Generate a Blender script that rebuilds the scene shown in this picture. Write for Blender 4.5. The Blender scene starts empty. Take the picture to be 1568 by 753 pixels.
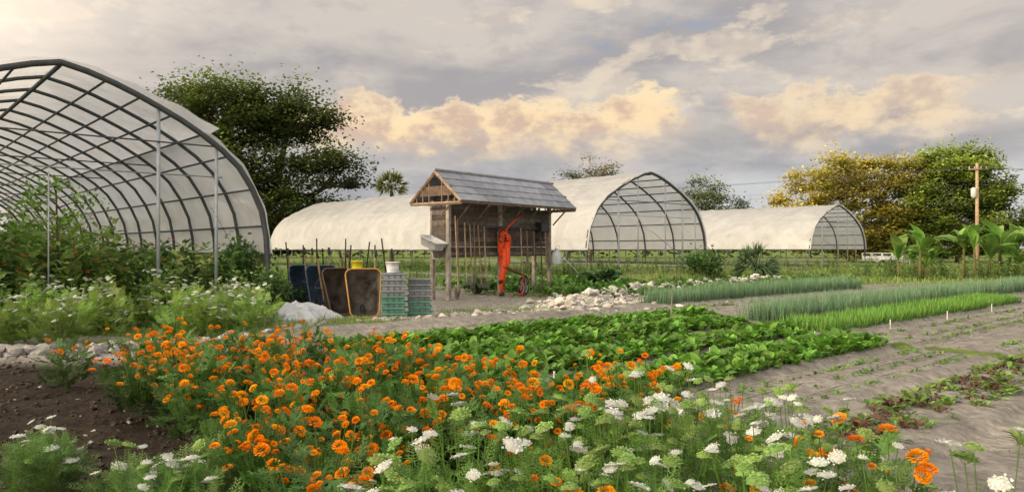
import bpy, math, numpy as np
rng=np.random.default_rng(11)
A_=np.array
U=A_([.749,.663,0.]);V=A_([-.663,.749,0.]);ZZ=A_([0,0,1.])
def ST(s,t,z=0.): return U*s+V*t+ZZ*z
scene=bpy.context.scene
# ---------------- mesh builder
class MB:
    def __init__(s): s.v=[];s.c=[];s.q=[];s.t=[];s.qm=[];s.tm=[];s.n=0
    def add(s,v,quads=None,tris=None,mat=0,col=(1,1,1)):
        v=np.asarray(v,float).reshape(-1,3);c=np.asarray(col,float)
        if c.ndim==1:c=np.tile(c,(len(v),1))
        s.v.append(v);s.c.append(c)
        if quads is not None and len(quads):
            q=np.asarray(quads,int)+s.n;s.q.append(q);s.qm.append(np.full(len(q),mat))
        if tris is not None and len(tris):
            t=np.asarray(tris,int)+s.n;s.t.append(t);s.tm.append(np.full(len(t),mat))
        s.n+=len(v)
    def inst(s,T,P,R,S,col,mat=0):
        tv,tq,tt=T[:3];k=len(P);n=len(tv)
        S=np.asarray(S,float)
        if S.ndim==0:S=np.full(k,float(S))
        if S.ndim==1:S=np.repeat(S[:,None],3,1)
        X=np.einsum('kij,knj->kni',R,tv[None]*S[:,None,:])+P[:,None,:]
        c=np.asarray(col,float)
        if c.ndim==1:c=np.tile(c,(k,1))
        c=np.repeat(c[:,None,:],n,1)
        if len(T)>3:c=c*T[3][None,:,None]
        o=(np.arange(k)*n)[:,None,None]
        s.add(X.reshape(-1,3),(tq[None]+o).reshape(-1,4) if len(tq) else None,(tt[None]+o).reshape(-1,3) if len(tt) else None,mat,c.reshape(-1,3))
    def tube(s,path,r,sides=8,mat=0,col=(1,1,1),cap=True,closed=False):
        p=np.asarray(path,float);m=len(p);r=np.broadcast_to(np.asarray(r,float),(m,))
        if closed: T=np.roll(p,-1,0)-np.roll(p,1,0)
        else: T=np.gradient(p,axis=0)
        T/=np.linalg.norm(T,axis=1)[:,None]+1e-9
        up=A_([0,0,1.]) if abs(T[:,2]).mean()<.8 else A_([1.,0,0])
        a=np.cross(T,up);a/=np.linalg.norm(a,axis=1)[:,None]+1e-9
        for i in range(1,m):
            if (a[i]*a[i-1]).sum()<0:a[i]*=-1
        b=np.cross(T,a)
        th=np.arange(sides)*2*math.pi/sides
        ring=p[:,None,:]+r[:,None,None]*(np.cos(th)[None,:,None]*a[:,None,:]+np.sin(th)[None,:,None]*b[:,None,:])
        mm=m if closed else m-1
        i=np.arange(mm)[:,None];j=np.arange(sides)[None]
        i2=(i+1)%m;j2=(j+1)%sides
        q=np.stack([i*sides+j,i*sides+j2,i2*sides+j2,i2*sides+j],-1).reshape(-1,4)
        V_=ring.reshape(-1,3);t=[]
        if cap and not closed:
            n=len(V_);V_=np.vstack([V_,p[0],p[-1]])
            t=[[n,(k+1)%sides,k] for k in range(sides)]+[[n+1,(m-1)*sides+k,(m-1)*sides+(k+1)%sides] for k in range(sides)]
        s.add(V_,q,t if len(t) else None,mat,col)
    def box(s,c,size,ax=None,mat=0,col=(1,1,1)):
        ax=np.eye(3) if ax is None else np.asarray(ax,float)
        h=np.asarray(size,float)/2
        sg=A_([[-1,-1,-1],[1,-1,-1],[1,1,-1],[-1,1,-1],[-1,-1,1],[1,-1,1],[1,1,1],[-1,1,1]])*h
        s.add(sg@ax+np.asarray(c,float),[[0,3,2,1],[4,5,6,7],[0,1,5,4],[1,2,6,5],[2,3,7,6],[3,0,4,7]],None,mat,col)
    def grid(s,G,mat=0,col=(1,1,1)):
        G=np.asarray(G,float);m,n=G.shape[:2]
        i=np.arange(m-1)[:,None];j=np.arange(n-1)[None]
        q=np.stack([i*n+j,i*n+j+1,(i+1)*n+j+1,(i+1)*n+j],-1).reshape(-1,4)
        c=np.asarray(col,float)
        if c.ndim==3:c=c.reshape(-1,3)
        s.add(G.reshape(-1,3),q,None,mat,c)
    def build(s,name,mats,smooth=False,parent=None):
        v=np.concatenate(s.v);c=np.concatenate(s.c)
        t=np.concatenate(s.t) if s.t else np.zeros((0,3),int);q=np.concatenate(s.q) if s.q else np.zeros((0,4),int)
        mi=np.concatenate(s.tm+s.qm) if (s.tm or s.qm) else np.zeros(0)
        me=bpy.data.meshes.new(name);me.vertices.add(len(v));me.vertices.foreach_set('co',v.astype(np.float32).ravel())
        L=np.concatenate([t.ravel(),q.ravel()]);me.loops.add(len(L));me.loops.foreach_set('vertex_index',L.astype(np.int32))
        me.polygons.add(len(t)+len(q))
        ls=np.concatenate([np.arange(len(t))*3,len(t)*3+np.arange(len(q))*4]);me.polygons.foreach_set('loop_start',ls.astype(np.int32))
        me.polygons.foreach_set('material_index',mi.astype(np.int32))
        me.polygons.foreach_set('use_smooth',np.full(len(ls),smooth))
        at=me.color_attributes.new('Col','FLOAT_COLOR','POINT')
        at.data.foreach_set('color',np.hstack([c,np.ones((len(c),1))]).astype(np.float32).ravel())
        me.update(calc_edges=True);me.validate()
        for m in mats:me.materials.append(m)
        ob=bpy.data.objects.new(name,me);scene.collection.objects.link(ob)
        if parent:ob.parent=parent
        return ob
def empty(name):
    e=bpy.data.objects.new(name,None);scene.collection.objects.link(e);return e
def rotm(yaw,pitch,roll):
    yaw,pitch,roll=np.broadcast_arrays(np.asarray(yaw,float),pitch,roll)
    cy,sy,cp,sp,cr,sr=np.cos(yaw),np.sin(yaw),np.cos(pitch),np.sin(pitch),np.cos(roll),np.sin(roll)
    o=np.zeros_like(cy);l=np.ones_like(cy)
    M=lambda r:np.stack([np.stack(x,-1) for x in r],-2)
    Rz=M([[cy,-sy,o],[sy,cy,o],[o,o,l]]);Rx=M([[l,o,o],[o,cp,-sp],[o,sp,cp]]);Ry=M([[cr,o,sr],[o,l,o],[-sr,o,cr]])
    return Rz@Rx@Ry
def uni(a,b,n):return rng.uniform(a,b,n)
def vary(col,n,a=.25,hue=.1):
    c=A_(col)[None]*uni(1-a,1+a,(n,1));return np.clip(c*uni(1-hue,1+hue,(n,3)),0,1)
def vnoise(x,y,seed=0):
    xi=np.floor(x).astype(int);yi=np.floor(y).astype(int);fx=x-xi;fy=y-yi
    h=lambda a,b:((np.sin(a*127.1+b*311.7+seed*74.7)*43758.5453)%1)
    fx=fx*fx*(3-2*fx);fy=fy*fy*(3-2*fy)
    return (h(xi,yi)*(1-fx)+h(xi+1,yi)*fx)*(1-fy)+(h(xi,yi+1)*(1-fx)+h(xi+1,yi+1)*fx)*fy
def fbm(x,y,seed=0,o=4):
    r=0;a=.5
    for i in range(o):r=r+a*vnoise(x*2**i,y*2**i,seed+i);a/=2
    return r/(1-.5**o)
def inpoly(P,poly):
    x,y=P[:,0],P[:,1];r=np.zeros(len(P),bool);j=len(poly)-1
    for i in range(len(poly)):
        xi,yi=poly[i];xj,yj=poly[j]
        r^=((yi>y)!=(yj>y))&(x<(xj-xi)*(y-yi)/(yj-yi+1e-12)+xi);j=i
    return r
def polypts(poly,n):
    p=A_(poly);out=np.zeros((0,2))
    while len(out)<n:
        q=rng.uniform(p.min(0),p.max(0),(n*3,2));out=np.vstack([out,q[inpoly(q,poly)]])
    return out[:n]
def z3(p,z=0.):
    return np.column_stack([p,np.broadcast_to(z,len(p))])
# ---------------- materials
def newmat(name):
    m=bpy.data.materials.new(name);m.use_nodes=True;nt=m.node_tree
    for n in list(nt.nodes):nt.nodes.remove(n)
    o=nt.nodes.new('ShaderNodeOutputMaterial');return m,nt,o
def mat(name,col=(1,1,1),rough=.7,scale=8,var=.25,bump=.2,metal=0,attr=True,transl=0,stretch=(1,1,1),spec=.4,bdist=.02):
    m,nt,o=newmat(name);N=nt.nodes.new;L=nt.links.new
    b=N('ShaderNodeBsdfPrincipled');b.inputs['Roughness'].default_value=rough;b.inputs['Metallic'].default_value=metal
    b.inputs['Specular IOR Level'].default_value=spec
    tc=N('ShaderNodeTexCoord');mp=N('ShaderNodeMapping');mp.inputs['Scale'].default_value=stretch;L(tc.outputs['Object'],mp.inputs[0])
    no=N('ShaderNodeTexNoise');no.inputs['Scale'].default_value=scale;no.inputs['Detail'].default_value=7;no.inputs['Roughness'].default_value=.65;L(mp.outputs[0],no.inputs['Vector'])
    mr=N('ShaderNodeMapRange');mr.inputs[1].default_value=.3;mr.inputs[2].default_value=.7;mr.inputs[3].default_value=1-var;mr.inputs[4].default_value=1+var;L(no.outputs[0],mr.inputs[0])
    vm=N('ShaderNodeVectorMath');vm.operation='SCALE';L(mr.outputs[0],vm.inputs['Scale'])
    if attr:
        at=N('ShaderNodeAttribute');at.attribute_name='Col'
        v2=N('ShaderNodeVectorMath');v2.operation='MULTIPLY';v2.inputs[1].default_value=col;L(at.outputs['Color'],v2.inputs[0]);L(v2.outputs[0],vm.inputs[0])
    else: vm.inputs[0].default_value=col
    L(vm.outputs[0],b.inputs['Base Color'])
    if bump:
        bp=N('ShaderNodeBump');bp.inputs['Strength'].default_value=bump;bp.inputs['Distance'].default_value=bdist;L(no.outputs[0],bp.inputs['Height']);L(bp.outputs[0],b.inputs['Normal'])
    if transl:
        t=N('ShaderNodeBsdfTranslucent');L(vm.outputs[0],t.inputs[0]);mx=N('ShaderNodeMixShader');mx.inputs[0].default_value=transl
        L(b.outputs[0],mx.inputs[1]);L(t.outputs[0],mx.inputs[2]);L(mx.outputs[0],o.inputs[0])
    else: L(b.outputs[0],o.inputs[0])
    return m
M_leaf=mat('leaf',(1.25,1.25,1.1),rough=.55,scale=3,var=.2,bump=0,transl=.3)
M_petal=mat('petal',rough=.7,scale=20,var=.1,bump=0,transl=.3,spec=.1)
M_bark=mat('bark',(.10,.075,.055),rough=.9,scale=6,var=.4,bump=.8,stretch=(1,1,.3))
M_ground=mat('soil_and_grass',rough=.95,scale=9,var=.38,bump=1.0,spec=.1,bdist=.09)
M_rock=mat('limestone',rough=.9,scale=9,var=.3,bump=.8,spec=.2,bdist=.04)
M_wood=mat('weathered_wood',rough=.85,scale=6,var=.45,bump=.5,stretch=(1,1,1),spec=.2)
M_steel=mat('galvanized_steel',(.07,.08,.09),rough=.5,scale=5,var=.2,bump=0,metal=.1)
M_paint=mat('painted_surface',rough=.5,scale=12,var=.25,bump=.1)
M_tray=mat('scuffed_steel_tray',rough=.6,scale=4,var=.95,bump=.15)
M_rubber=mat('rubber',(.03,.03,.03),rough=.8,scale=12,var=.2,bump=.1,attr=False)
M_cloth=mat('row_cover_cloth',(.66,.71,.78),rough=.9,scale=14,var=.12,bump=.8,attr=False,transl=.2,bdist=.05)
M_roof=mat('roof_panel',rough=.55,scale=4,var=.3,bump=.2)
def film(name,base,tr):
    m,nt,o=newmat(name);N=nt.nodes.new;L=nt.links.new
    tc=N('ShaderNodeTexCoord');no=N('ShaderNodeTexNoise');no.inputs['Scale'].default_value=.7;no.inputs['Detail'].default_value=9;no.inputs['Roughness'].default_value=.62;no.inputs['Distortion'].default_value=1.0
    L(tc.outputs['Object'],no.inputs['Vector'])
    r=N('ShaderNodeValToRGB');r.color_ramp.elements[0].position=.3;r.color_ramp.elements[1].position=.64
    r.color_ramp.elements[0].color=(base[0]*.76,base[1]*.76,base[2]*.77,1);r.color_ramp.elements[1].color=(*base,1);L(no.outputs[0],r.inputs[0])
    d=N('ShaderNodeBsdfPrincipled');d.inputs['Roughness'].default_value=.3;d.inputs['Specular IOR Level'].default_value=.5;L(r.outputs[0],d.inputs['Base Color'])
    bp=N('ShaderNodeBump');bp.inputs['Strength'].default_value=.35;bp.inputs['Distance'].default_value=.18
    n2=N('ShaderNodeTexNoise');n2.inputs['Scale'].default_value=1.6;n2.inputs['Detail'].default_value=5;n2.inputs['Distortion'].default_value=1.2;L(tc.outputs['Object'],n2.inputs['Vector']);L(n2.outputs[0],bp.inputs['Height']);L(bp.outputs[0],d.inputs['Normal'])
    t=N('ShaderNodeBsdfTranslucent');L(r.outputs[0],t.inputs[0])
    m1=N('ShaderNodeMixShader');m1.inputs[0].default_value=tr;L(d.outputs[0],m1.inputs[1]);L(t.outputs[0],m1.inputs[2])
    tp=N('ShaderNodeBsdfTransparent');m2=N('ShaderNodeMixShader');m2.inputs[0].default_value=.14;L(m1.outputs[0],m2.inputs[1]);L(tp.outputs[0],m2.inputs[2])
    L(m2.outputs[0],o.inputs[0]);return m
M_film=film('greenhouse_film',(.86,.87,.90),.48)
# ---------------- templates
def tpl(v,q=(),t=(),c=None):
    r=[A_(v,dtype=float),A_(q,dtype=int).reshape(-1,4),A_(t,dtype=int).reshape(-1,3)]
    if c is not None:r.append(A_(c,dtype=float))
    return r
T_diam=tpl([[0,0,0],[.28,.45,.05],[0,1,-.08],[-.28,.45,.05]],[[0,1,2,3]])
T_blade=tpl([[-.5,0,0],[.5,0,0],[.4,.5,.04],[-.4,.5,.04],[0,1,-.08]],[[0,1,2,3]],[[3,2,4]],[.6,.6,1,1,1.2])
def broad(rows):
    v=[];c=[];q=[]
    for (y,w,z) in rows:
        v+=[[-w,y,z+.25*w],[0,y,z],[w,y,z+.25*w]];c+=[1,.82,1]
    for i in range(len(rows)-1):
        a=i*3;q+=[[a,a+1,a+4,a+3],[a+1,a+2,a+5,a+4]]
    return tpl(v,q,(),c)
T_veg=broad([(0,.03,0),(.3,.04,.03),(.42,.14,.06),(.65,.2,.05),(.85,.15,-.02),(1,.03,-.12)])
T_ban=broad([(0,.02,0),(.2,.1,.08),(.4,.16,.12),(.6,.16,.08),(.8,.12,-.05),(1,.02,-.25)])
def frond(n,w,L2,seed=1):
    r=np.random.default_rng(seed);v=[];t=[];c=[]
    def th(p,d,l,wd,cc=1):
        d=A_(d)/np.linalg.norm(d);s=np.cross(d,[0,0,1.])+r.normal(0,.2,3);s/=np.linalg.norm(s);p=A_(p);k=len(v)
        v.extend([p-s*wd,p+s*wd,p+d*l]);t.append([k,k+1,k+2]);c.extend([.8*cc,.8*cc,1.15*cc])
    th([0,0,0],[0,1,.1],1,w*.8,.8)
    for i in range(n):
        y=.15+.8*i/n;ll=L2*(1-.6*y)*r.uniform(.8,1.1)
        for sgn in(-1,1):
            d=A_([sgn*r.uniform(.7,1),.7,r.normal(0,.25)]);th([0,y,.1*y],d,ll,w)
            dn=d/np.linalg.norm(d);p=A_([0,y,.1*y])+dn*ll*.4
            th(p,[sgn*.4,1,.3],ll*.5,w*.8);th(p,[sgn,.0,.1],ll*.5,w*.8)
    return tpl(v,(),t,c)
T_fr=frond(7,.03,.5,1);T_fr2=frond(7,.015,.5,2)
T_frw=frond(5,.075,.5,3)
def mari():
    r=np.random.default_rng(5);v=[];q=[];c=[]
    for ring,(el,rad,n,sz) in enumerate([(-.15,1,11,.42),(.25,.95,11,.42),(.6,.78,9,.4),(.95,.5,7,.36),(1.3,.2,4,.32)]):
        for i in range(n):
            a=i*2*math.pi/n+ring*.5+r.normal(0,.1);e=el+r.normal(0,.07)
            d=A_([math.cos(a)*math.cos(e),math.sin(a)*math.cos(e),math.sin(e)*.75]);s=A_([-math.sin(a),math.cos(a),0]);up=np.cross(d,s)
            b=d*.55;k=len(v);w=sz
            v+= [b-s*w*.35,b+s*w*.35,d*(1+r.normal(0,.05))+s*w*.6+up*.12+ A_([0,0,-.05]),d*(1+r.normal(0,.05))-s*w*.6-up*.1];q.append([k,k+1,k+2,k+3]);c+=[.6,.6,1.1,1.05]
    return tpl(v,q,(),c)
T_mar=mari()
def umbel(seed,n=26,dome=.25):
    r=np.random.default_rng(seed);v=[];q=[];t=[];c=[]
    m=12;v.append([0,0,dome*.9]);c.append(.85)
    for rg,(rr,zz) in enumerate([(.5,dome*.68),(.9,dome*.12)]):
        for i in range(m):
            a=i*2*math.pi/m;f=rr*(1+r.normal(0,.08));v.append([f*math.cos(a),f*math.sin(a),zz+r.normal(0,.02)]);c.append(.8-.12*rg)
    for i in range(m):
        j=(i+1)%m;t.append([0,1+i,1+j]);q.append([1+i,1+m+i,1+m+j,1+j])
    for i in range(n):
        rr=math.sqrt((i+.5)/n);a=i*2.4
        p=A_([rr*math.cos(a),rr*math.sin(a),dome*(1-rr*rr)+r.normal(0,.03)+.03])
        for j in range(2):
            o=r.normal(0,.06,3);sz=r.uniform(.1,.16);a2=r.uniform(0,3);s=A_([math.cos(a2),math.sin(a2),r.normal(0,.3)])*sz;u=A_([-math.sin(a2),math.cos(a2),r.normal(0,.3)])*sz;k=len(v)
            v+=[p+o-s,p+o-u,p+o+s,p+o+u];q.append([k,k+1,k+2,k+3]);c+=[r.uniform(.9,1.1)]*4
        if i%2==0:
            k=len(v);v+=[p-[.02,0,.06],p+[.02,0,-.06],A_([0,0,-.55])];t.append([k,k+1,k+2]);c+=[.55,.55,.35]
    return tpl(v,q,t,c)
T_um=umbel(3);T_um2=umbel(4,34,.5)
def rockT(seed):
    import bmesh
    bm=bmesh.new();bmesh.ops.create_icosphere(bm,subdivisions=2,radius=1)
    r=np.random.default_rng(seed);v=A_([x.co[:] for x in bm.verts]);f=[[w.index for w in x.verts] for x in bm.faces];bm.free()
    for k in range(9):
        n=r.normal(size=3);n/=np.linalg.norm(n);h=r.uniform(.4,.75);d=v@n;v=v-np.maximum(d-h,0)[:,None]*n
    v*=r.uniform(.6,1.1,3);return tpl(v,(),f)
ROCKS=[rockT(i) for i in range(6)]
def segs(P0,P1,w,mb,col,mat=0):
    P0=np.asarray(P0);P1=np.asarray(P1);d=P1-P0;s=np.cross(d,[0,1.,0.2]);s/=np.linalg.norm(s,axis=1)[:,None]+1e-9;u=np.cross(d,s);u/=np.linalg.norm(u,axis=1)[:,None]+1e-9
    k=len(P0);vs=np.stack([P0-s*w,P0+s*w,P1+s*w*.7,P1-s*w*.7,P0-u*w,P0+u*w,P1+u*w*.7,P1-u*w*.7],1).reshape(-1,3)
    o=(np.arange(k)*8)[:,None,None];q=(A_([[0,1,2,3],[4,5,6,7]])[None]+o).reshape(-1,4)
    c=np.repeat(np.tile(A_(col),(k,1)),8,0);mb.add(vs,q,None,mat,c)
def leafrot(n,lo=-.3,hi=1.2):return rotm(uni(0,6.28,n),uni(lo,hi,n),uni(-.7,.7,n))
# ---------------- ground
def rowstrip(s,t):
    bed=np.zeros_like(s)
    for c in(2.7,3.9,5.3,6.8,8.3,9.8,11.3,12.9):
        bed=np.maximum(bed,np.clip((.62-np.abs(t-c))/.15,0,1))
    bed*=np.clip((s-3)/1,0,1)
    return bed
def gh(x,y):
    s=x*U[0]+y*U[1];t=x*V[0]+y*V[1]
    return .08*rowstrip(s,t)+(.06*(fbm(x*2,y*2,3)-.5)+.035*(fbm(x*6,y*6,13,2)-.5))*np.clip(1-(y-30)/20,0,1)
xs=np.concatenate([[-1500,-700,-350,-200,-120,-80],np.arange(-60,-12,.8),np.arange(-12,14,.1),np.arange(14,60,.5),[70,90,130,220,400,800,1500]])
ys=np.concatenate([[-60,-20,-6,0],np.arange(2,20,.1),np.arange(20,50,.3),np.arange(50,110,1.5),[120,150,200,300,500,900,1600,2500]])
X,Y=np.meshgrid(xs,ys,indexing='ij')
S_=X*U[0]+Y*U[1];T_=X*V[0]+Y*V[1]
soil=A_([.25,.235,.215]);soil2=A_([.39,.37,.34]);mulch=A_([.038,.03,.024]);grass=A_([.15,.21,.055])
n1=fbm(X*.6,Y*.6,1)[...,None];n3=fbm(X*4,Y*4,8)[...,None]
C=soil*(1-n1)+soil2*n1
C=C*(.7+.6*n3)
bed=rowstrip(S_,T_)[...,None];C=C*(1-.14*bed)
def grassw(x,y):
    s=x*U[0]+y*U[1];t=x*V[0]+y*V[1]
    w=np.clip((y-29)/6,0,1)*np.clip((fbm(x*.3,y*.3,20)-.3)*6,0,1)
    w=np.maximum(w,np.clip((s-15.5)/2,0,1)*np.clip((t-14.2)/1,0,1)*np.clip((fbm(x*.4,y*.4,22)-.46)*8,0,1)*.8)
    w=np.maximum(w,((np.abs(s-12.4-.1*np.sin(t*3))<.28)&(t>1)&(t<4.9))*1.)
    w=np.maximum(w,np.clip((-x-3.7)/1,0,1)*np.clip((y-11.8)/.8,0,1)*np.clip((fbm(x,y,25)-.3)*5,0,1))
    w=np.maximum(w,np.clip((y-110)/20,0,1))
    w=np.where((x<-8)&(y>18),np.maximum(w,.8),w)
    return w
gw=grassw(X,Y)[...,None]
C=C*(1-gw)+grass*gw*(.7+.6*n3)
mw=(np.clip((10.8-Y)/.8,0,1)*np.clip((.9-X-(Y-5)*.35)/.8,0,1)*np.clip(.5+1.6*(fbm(X*.8,Y*.8,31)),0,1))[...,None]
C=C*(1-mw)+mulch*mw*(.6+.8*n3)
mb=MB();mb.grid(np.stack([X,Y,gh(X,Y)],-1),0,C);mb.build('ground',[M_ground],True)
# ---------------- greenhouses
prof=A_([(0,1),(.15,.972),(.3,.925),(.52,.84),(.71,.745),(.83,.66),(.91,.56),(.965,.46),(.99,.36),(1,.25),(1,0)])
pl=np.concatenate([[0],np.cumsum(np.linalg.norm(np.diff(prof,axis=0),axis=1))])
def profile(tt):
    tt=np.asarray(tt)*pl[-1];return np.interp(tt,pl,prof[:,0]),np.interp(tt,pl,prof[:,1])
def greenhouse(F1,W,L,H,zf,nb,vent=False,endposts=(),name='hoop_greenhouse'):
    par=empty(name);C0=A_([F1[0],F1[1],0.])+U*W/2
    def P(a,z,b):return C0+U*a+V*b+ZZ*z
    fr=MB();tt=np.linspace(0,1,15);hx,hz=profile(tt)
    path=[(-a*W/2,z*H) for a,z in zip(hx[::-1],hz[::-1])]+[(a*W/2,z*H) for a,z in zip(hx[1:],hz[1:])]
    for i in range(nb):
        b=L*i/(nb-1);r=.07 if i in(0,nb-1) else .045
        fr.tube([P(a,z,b) for a,z in path],r,6)
        if i%3==0:fr.tube([P(-W*.36,H*.73,b),P(W*.36,H*.73,b)],.018,5)
    for tp_ in(0,.12,.22,.32,.42,.52,.64,.75):
        a,z=profile(tp_)
        for sg in((-1,1) if tp_ else (1,)):
            fr.tube([P(sg*a*W/2*.985,z*H-.06,0),P(sg*a*W/2*.985,z*H-.06,L)],.028 if tp_ else .05,5)
    for sg in(-1,1):
        fr.tube([P(sg*(W/2+.05),zf,-.1),P(sg*(W/2+.05),zf,L)],.035,6)
        fr.box(P(sg*(W/2-.05),.15,L/2),(.05,L,.25),(U,V,ZZ),0,(1.6,1.5,1.3))
    for a,zt,r in endposts:
        fr.tube([P(a,0,.05),P(a,zt,.05)],r,6,0,(5,5,5))
    fr.tube([P(W*.5,.2,.1),P(W*.48,H*.5,3.4)],.015,4,0,(4,4,4));fr.tube([P(-W*.5,.2,.1),P(-W*.48,H*.5,3.4)],.015,4,0,(4,4,4))
    fr.tube([P(-W*.38,H*.6,.1),P(W*.38,H*.6,.1)],.014,4,0,(4,4,4))
    fr.build('frame_bows_and_purlins',[M_steel],True,par)
    fm=MB();nbb=(nb-1)*6+1;bs=np.linspace(-.12,L+.05,nbb)
    def section(t0,t1,off0,off1,sg,n=22):
        t=np.linspace(t0,t1,n);a,z=profile(t);a2,z2=profile(t+.01);da,dz=(a2-a)*W/2,(z2-z)*H;ln=np.hypot(da,dz)+1e-9
        nx,nz=-dz/ln,da/ln
        off=.045+np.linspace(off0,off1,n)
        G=np.zeros((len(bs),n,3))
        for i,b in enumerate(bs):
            ph=(b/L*(nb-1))%1
            wob=-.08*abs(math.sin(ph*math.pi))*np.ones(n)+.035*np.sin(b*5+t*19)*np.sin(t*31+b)
            o=np.maximum(off+wob,.0)+ .045
            aa=(a*W/2+nx*o)*sg;zz=z*H+nz*o
            zz=np.maximum(zz,zf+.04*math.sin(b*2.3))
            G[i]=C0+U*aa[:,None]+V*b+ZZ*zz[:,None]
        fm.grid(G)
    tz=np.linspace(0,.999,400);zz=profile(tz)[1]*H;tb=tz[np.argmax(zz<zf)]
    for sg in(-1,1):
        if vent: 
            section(0,.455,0,.22,sg);section(.43,tb,0,0,sg)
        else: section(0,tb,0,0,sg)
    fm.build('plastic_film',[M_film],True,par)
    return P
PA=greenhouse((-12.84,12.63),9,34,5.5,1.45,20,True,[(1.95,4.75,.04),(3.25,4.1,.04),(-2.4,4.5,.03),(-.2,3.2,.015)])
PB=greenhouse((3.26,32.6),9,33,5.2,1.5,18,False,[(-2.3,4.4,.045),(-.9,4.9,.03),(1.2,4.8,.03),(2.6,4.2,.045),(3.7,3.5,.03)])
PC=greenhouse((21.0,52.6),9,33,4.8,1.5,16,False,[(-2.5,4.,.045),(0,4.7,.045),(1.6,4.3,.03),(3,3.7,.03)])
# ---------------- shed
E1=A_([-1.505,22.,0.]);p_=A_([.616,.788,0.]);q_=A_([-.788,.616,0.])
def SP(i,j,z):return E1+p_*i+q_*j+ZZ*z
AX=(p_,q_,ZZ)
sh=empty('wooden_tool_shed')
w=MB()
def wc(): 
    g=rng.uniform(.5,1.45);return A_([.135,.115,.105])*g*rng.uniform(.94,1.06,3)
z=1.32
while z<2.95:
    h=.165
    cuts=[.42,rng.uniform(1.6,2.6),rng.uniform(3.4,4.6),5.9]
    for a,b in zip(cuts[:-1],cuts[1:]):
        w.box(SP((a+b)/2,1.02+rng.normal(0,.008),z+h/2),(b-a-.012,.025,h-.008),AX,0,wc())
    w.box(SP(.42,1.32,z+h/2),(.025,.56,h-.006),AX,0,wc())
    w.box(SP(5.92,1.32,z+h/2),(.025,.56,h-.006),AX,0,wc())
    w.box(SP(3.2,1.6,z+h/2),(5.3,.025,h-.006),AX,0,wc())
    z+=h
for i,j,zt in[(.48,.95,3.1),(3.0,.95,3.1),(5.85,.95,3.1),(.48,1.62,3.1),(5.85,1.62,3.1)]:
    w.box(SP(i,j,zt/2),(.12,.12,zt),AX,0,A_([.34,.30,.27])*rng.uniform(.8,1.1))
w.box(SP(3.15,.93,1.42),(5.4,.04,.1),AX,0,wc()*1.3)
w.box(SP(3.15,.90,2.3),(5.3,.03,.08),AX,0,wc()*1.2)
w.build('plank_wall_and_posts',[M_wood],False,sh)
rf=MB();D=2.13;hr=.92;ze=3.02;Lr=6.2
def roofpt(i,side,f,off=0.):
    j=f*D/2 if side==0 else D-f*D/2
    return SP(i,j,ze+hr*f+off)
for side in(0,1):
    for k in range(4):
        f0=k/4-.03;f1=(k+1)/4+.02
        i=0.
        while i<Lr-.01:
            i2=min(Lr,i+rng.uniform(1.1,1.5));cc=A_([.25,.275,.325])*rng.uniform(.75,1.25)
            o=.02
            a,b,c,d=roofpt(i+.004,side,f0,o+.035),roofpt(i2-.004,side,f0,o+.035),roofpt(i2-.004,side,f1,o),roofpt(i+.004,side,f1,o)
            dn=A_([0,0,-.02]);vv=[a,b,c,d,a+dn,b+dn,c+dn,d+dn]
            rf.add(vv,[[0,1,2,3],[7,6,5,4],[0,4,5,1],[1,5,6,2],[2,6,7,3],[3,7,4,0]],None,0,cc);i=i2
rf.tube([SP(-.05,D/2,ze+hr+.05),SP(Lr+.05,D/2,ze+hr+.05)],.05,6,0,(.26,.27,.3))
rf.build('roof',[M_roof],False,sh)
tr=MB();wcol=A_([.22,.16,.12])
for i in(.03,.9,1.8,2.7,3.6,4.5,5.4,6.15):
    for side in(0,1):
        tr.tube([roofpt(i,side,0,-.05),roofpt(i,side,1,-.05)],.035,4,0,wcol)
    if i in(.03,6.15):
        tr.tube([roofpt(i,0,0,-.06),roofpt(i,1,0,-.06)],.05,4,0,wcol*1.5)
        for side in(0,1):tr.tube([roofpt(i-.04,side,0,-.02),roofpt(i-.04,side,1,-.02)],.05,4,0,wcol*1.5)
        for f in(.25,.5,.75): 
            for side in(0,1):
                e=roofpt(i,side,f,-.06);b=e.copy();b[2]=ze-.06;tr.tube([b,e],.025,4,0,wcol*.9)
        tr.box((SP(i,D/2,ze+.32)),(.02,D*.62,.3),AX,0,wcol*.6)
    tr.tube([SP(i,.98,2.45),SP(i,.25,3.12)],.03,4,0,wcol*.8)
tr.tube([SP(0,.03,ze-.02),SP(Lr,.03,ze-.02)],.045,4,0,wcol*1.2)
tr.tube([SP(0,D-.03,ze-.02),SP(Lr,D-.03,ze-.02)],.045,4,0,wcol*1.2)
tr.build('rafters',[M_wood],False,sh)
def ringpts(c,r,ax1,ax2,n=20,s2=1.):
    th=np.arange(n)*2*math.pi/n;return np.asarray(c)+r*np.cos(th)[:,None]*ax1+s2*r*np.sin(th)[:,None]*ax2
def wheel(mb,c,r,ax1,ax2,tr_=.03,mt=0,mr=1,col=(.5,.5,.5),sp=8):
    mb.tube(ringpts(c,r,ax1,ax2,22),tr_,8,mt,(1,1,1),closed=True);mb.tube(ringpts(c,r*.84,ax1,ax2,22),tr_*.4,6,mr,col,closed=True)
    for k in range(sp):
        th=k*2*math.pi/sp;mb.tube([c,c+(ax1*math.cos(th)+ax2*math.sin(th))*r*.86],.008,4,mr,col)
    nx=np.cross(ax1,ax2);mb.tube([c-nx*.06,c+nx*.06],.03,8,mr,col)
tools=MB()
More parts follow.
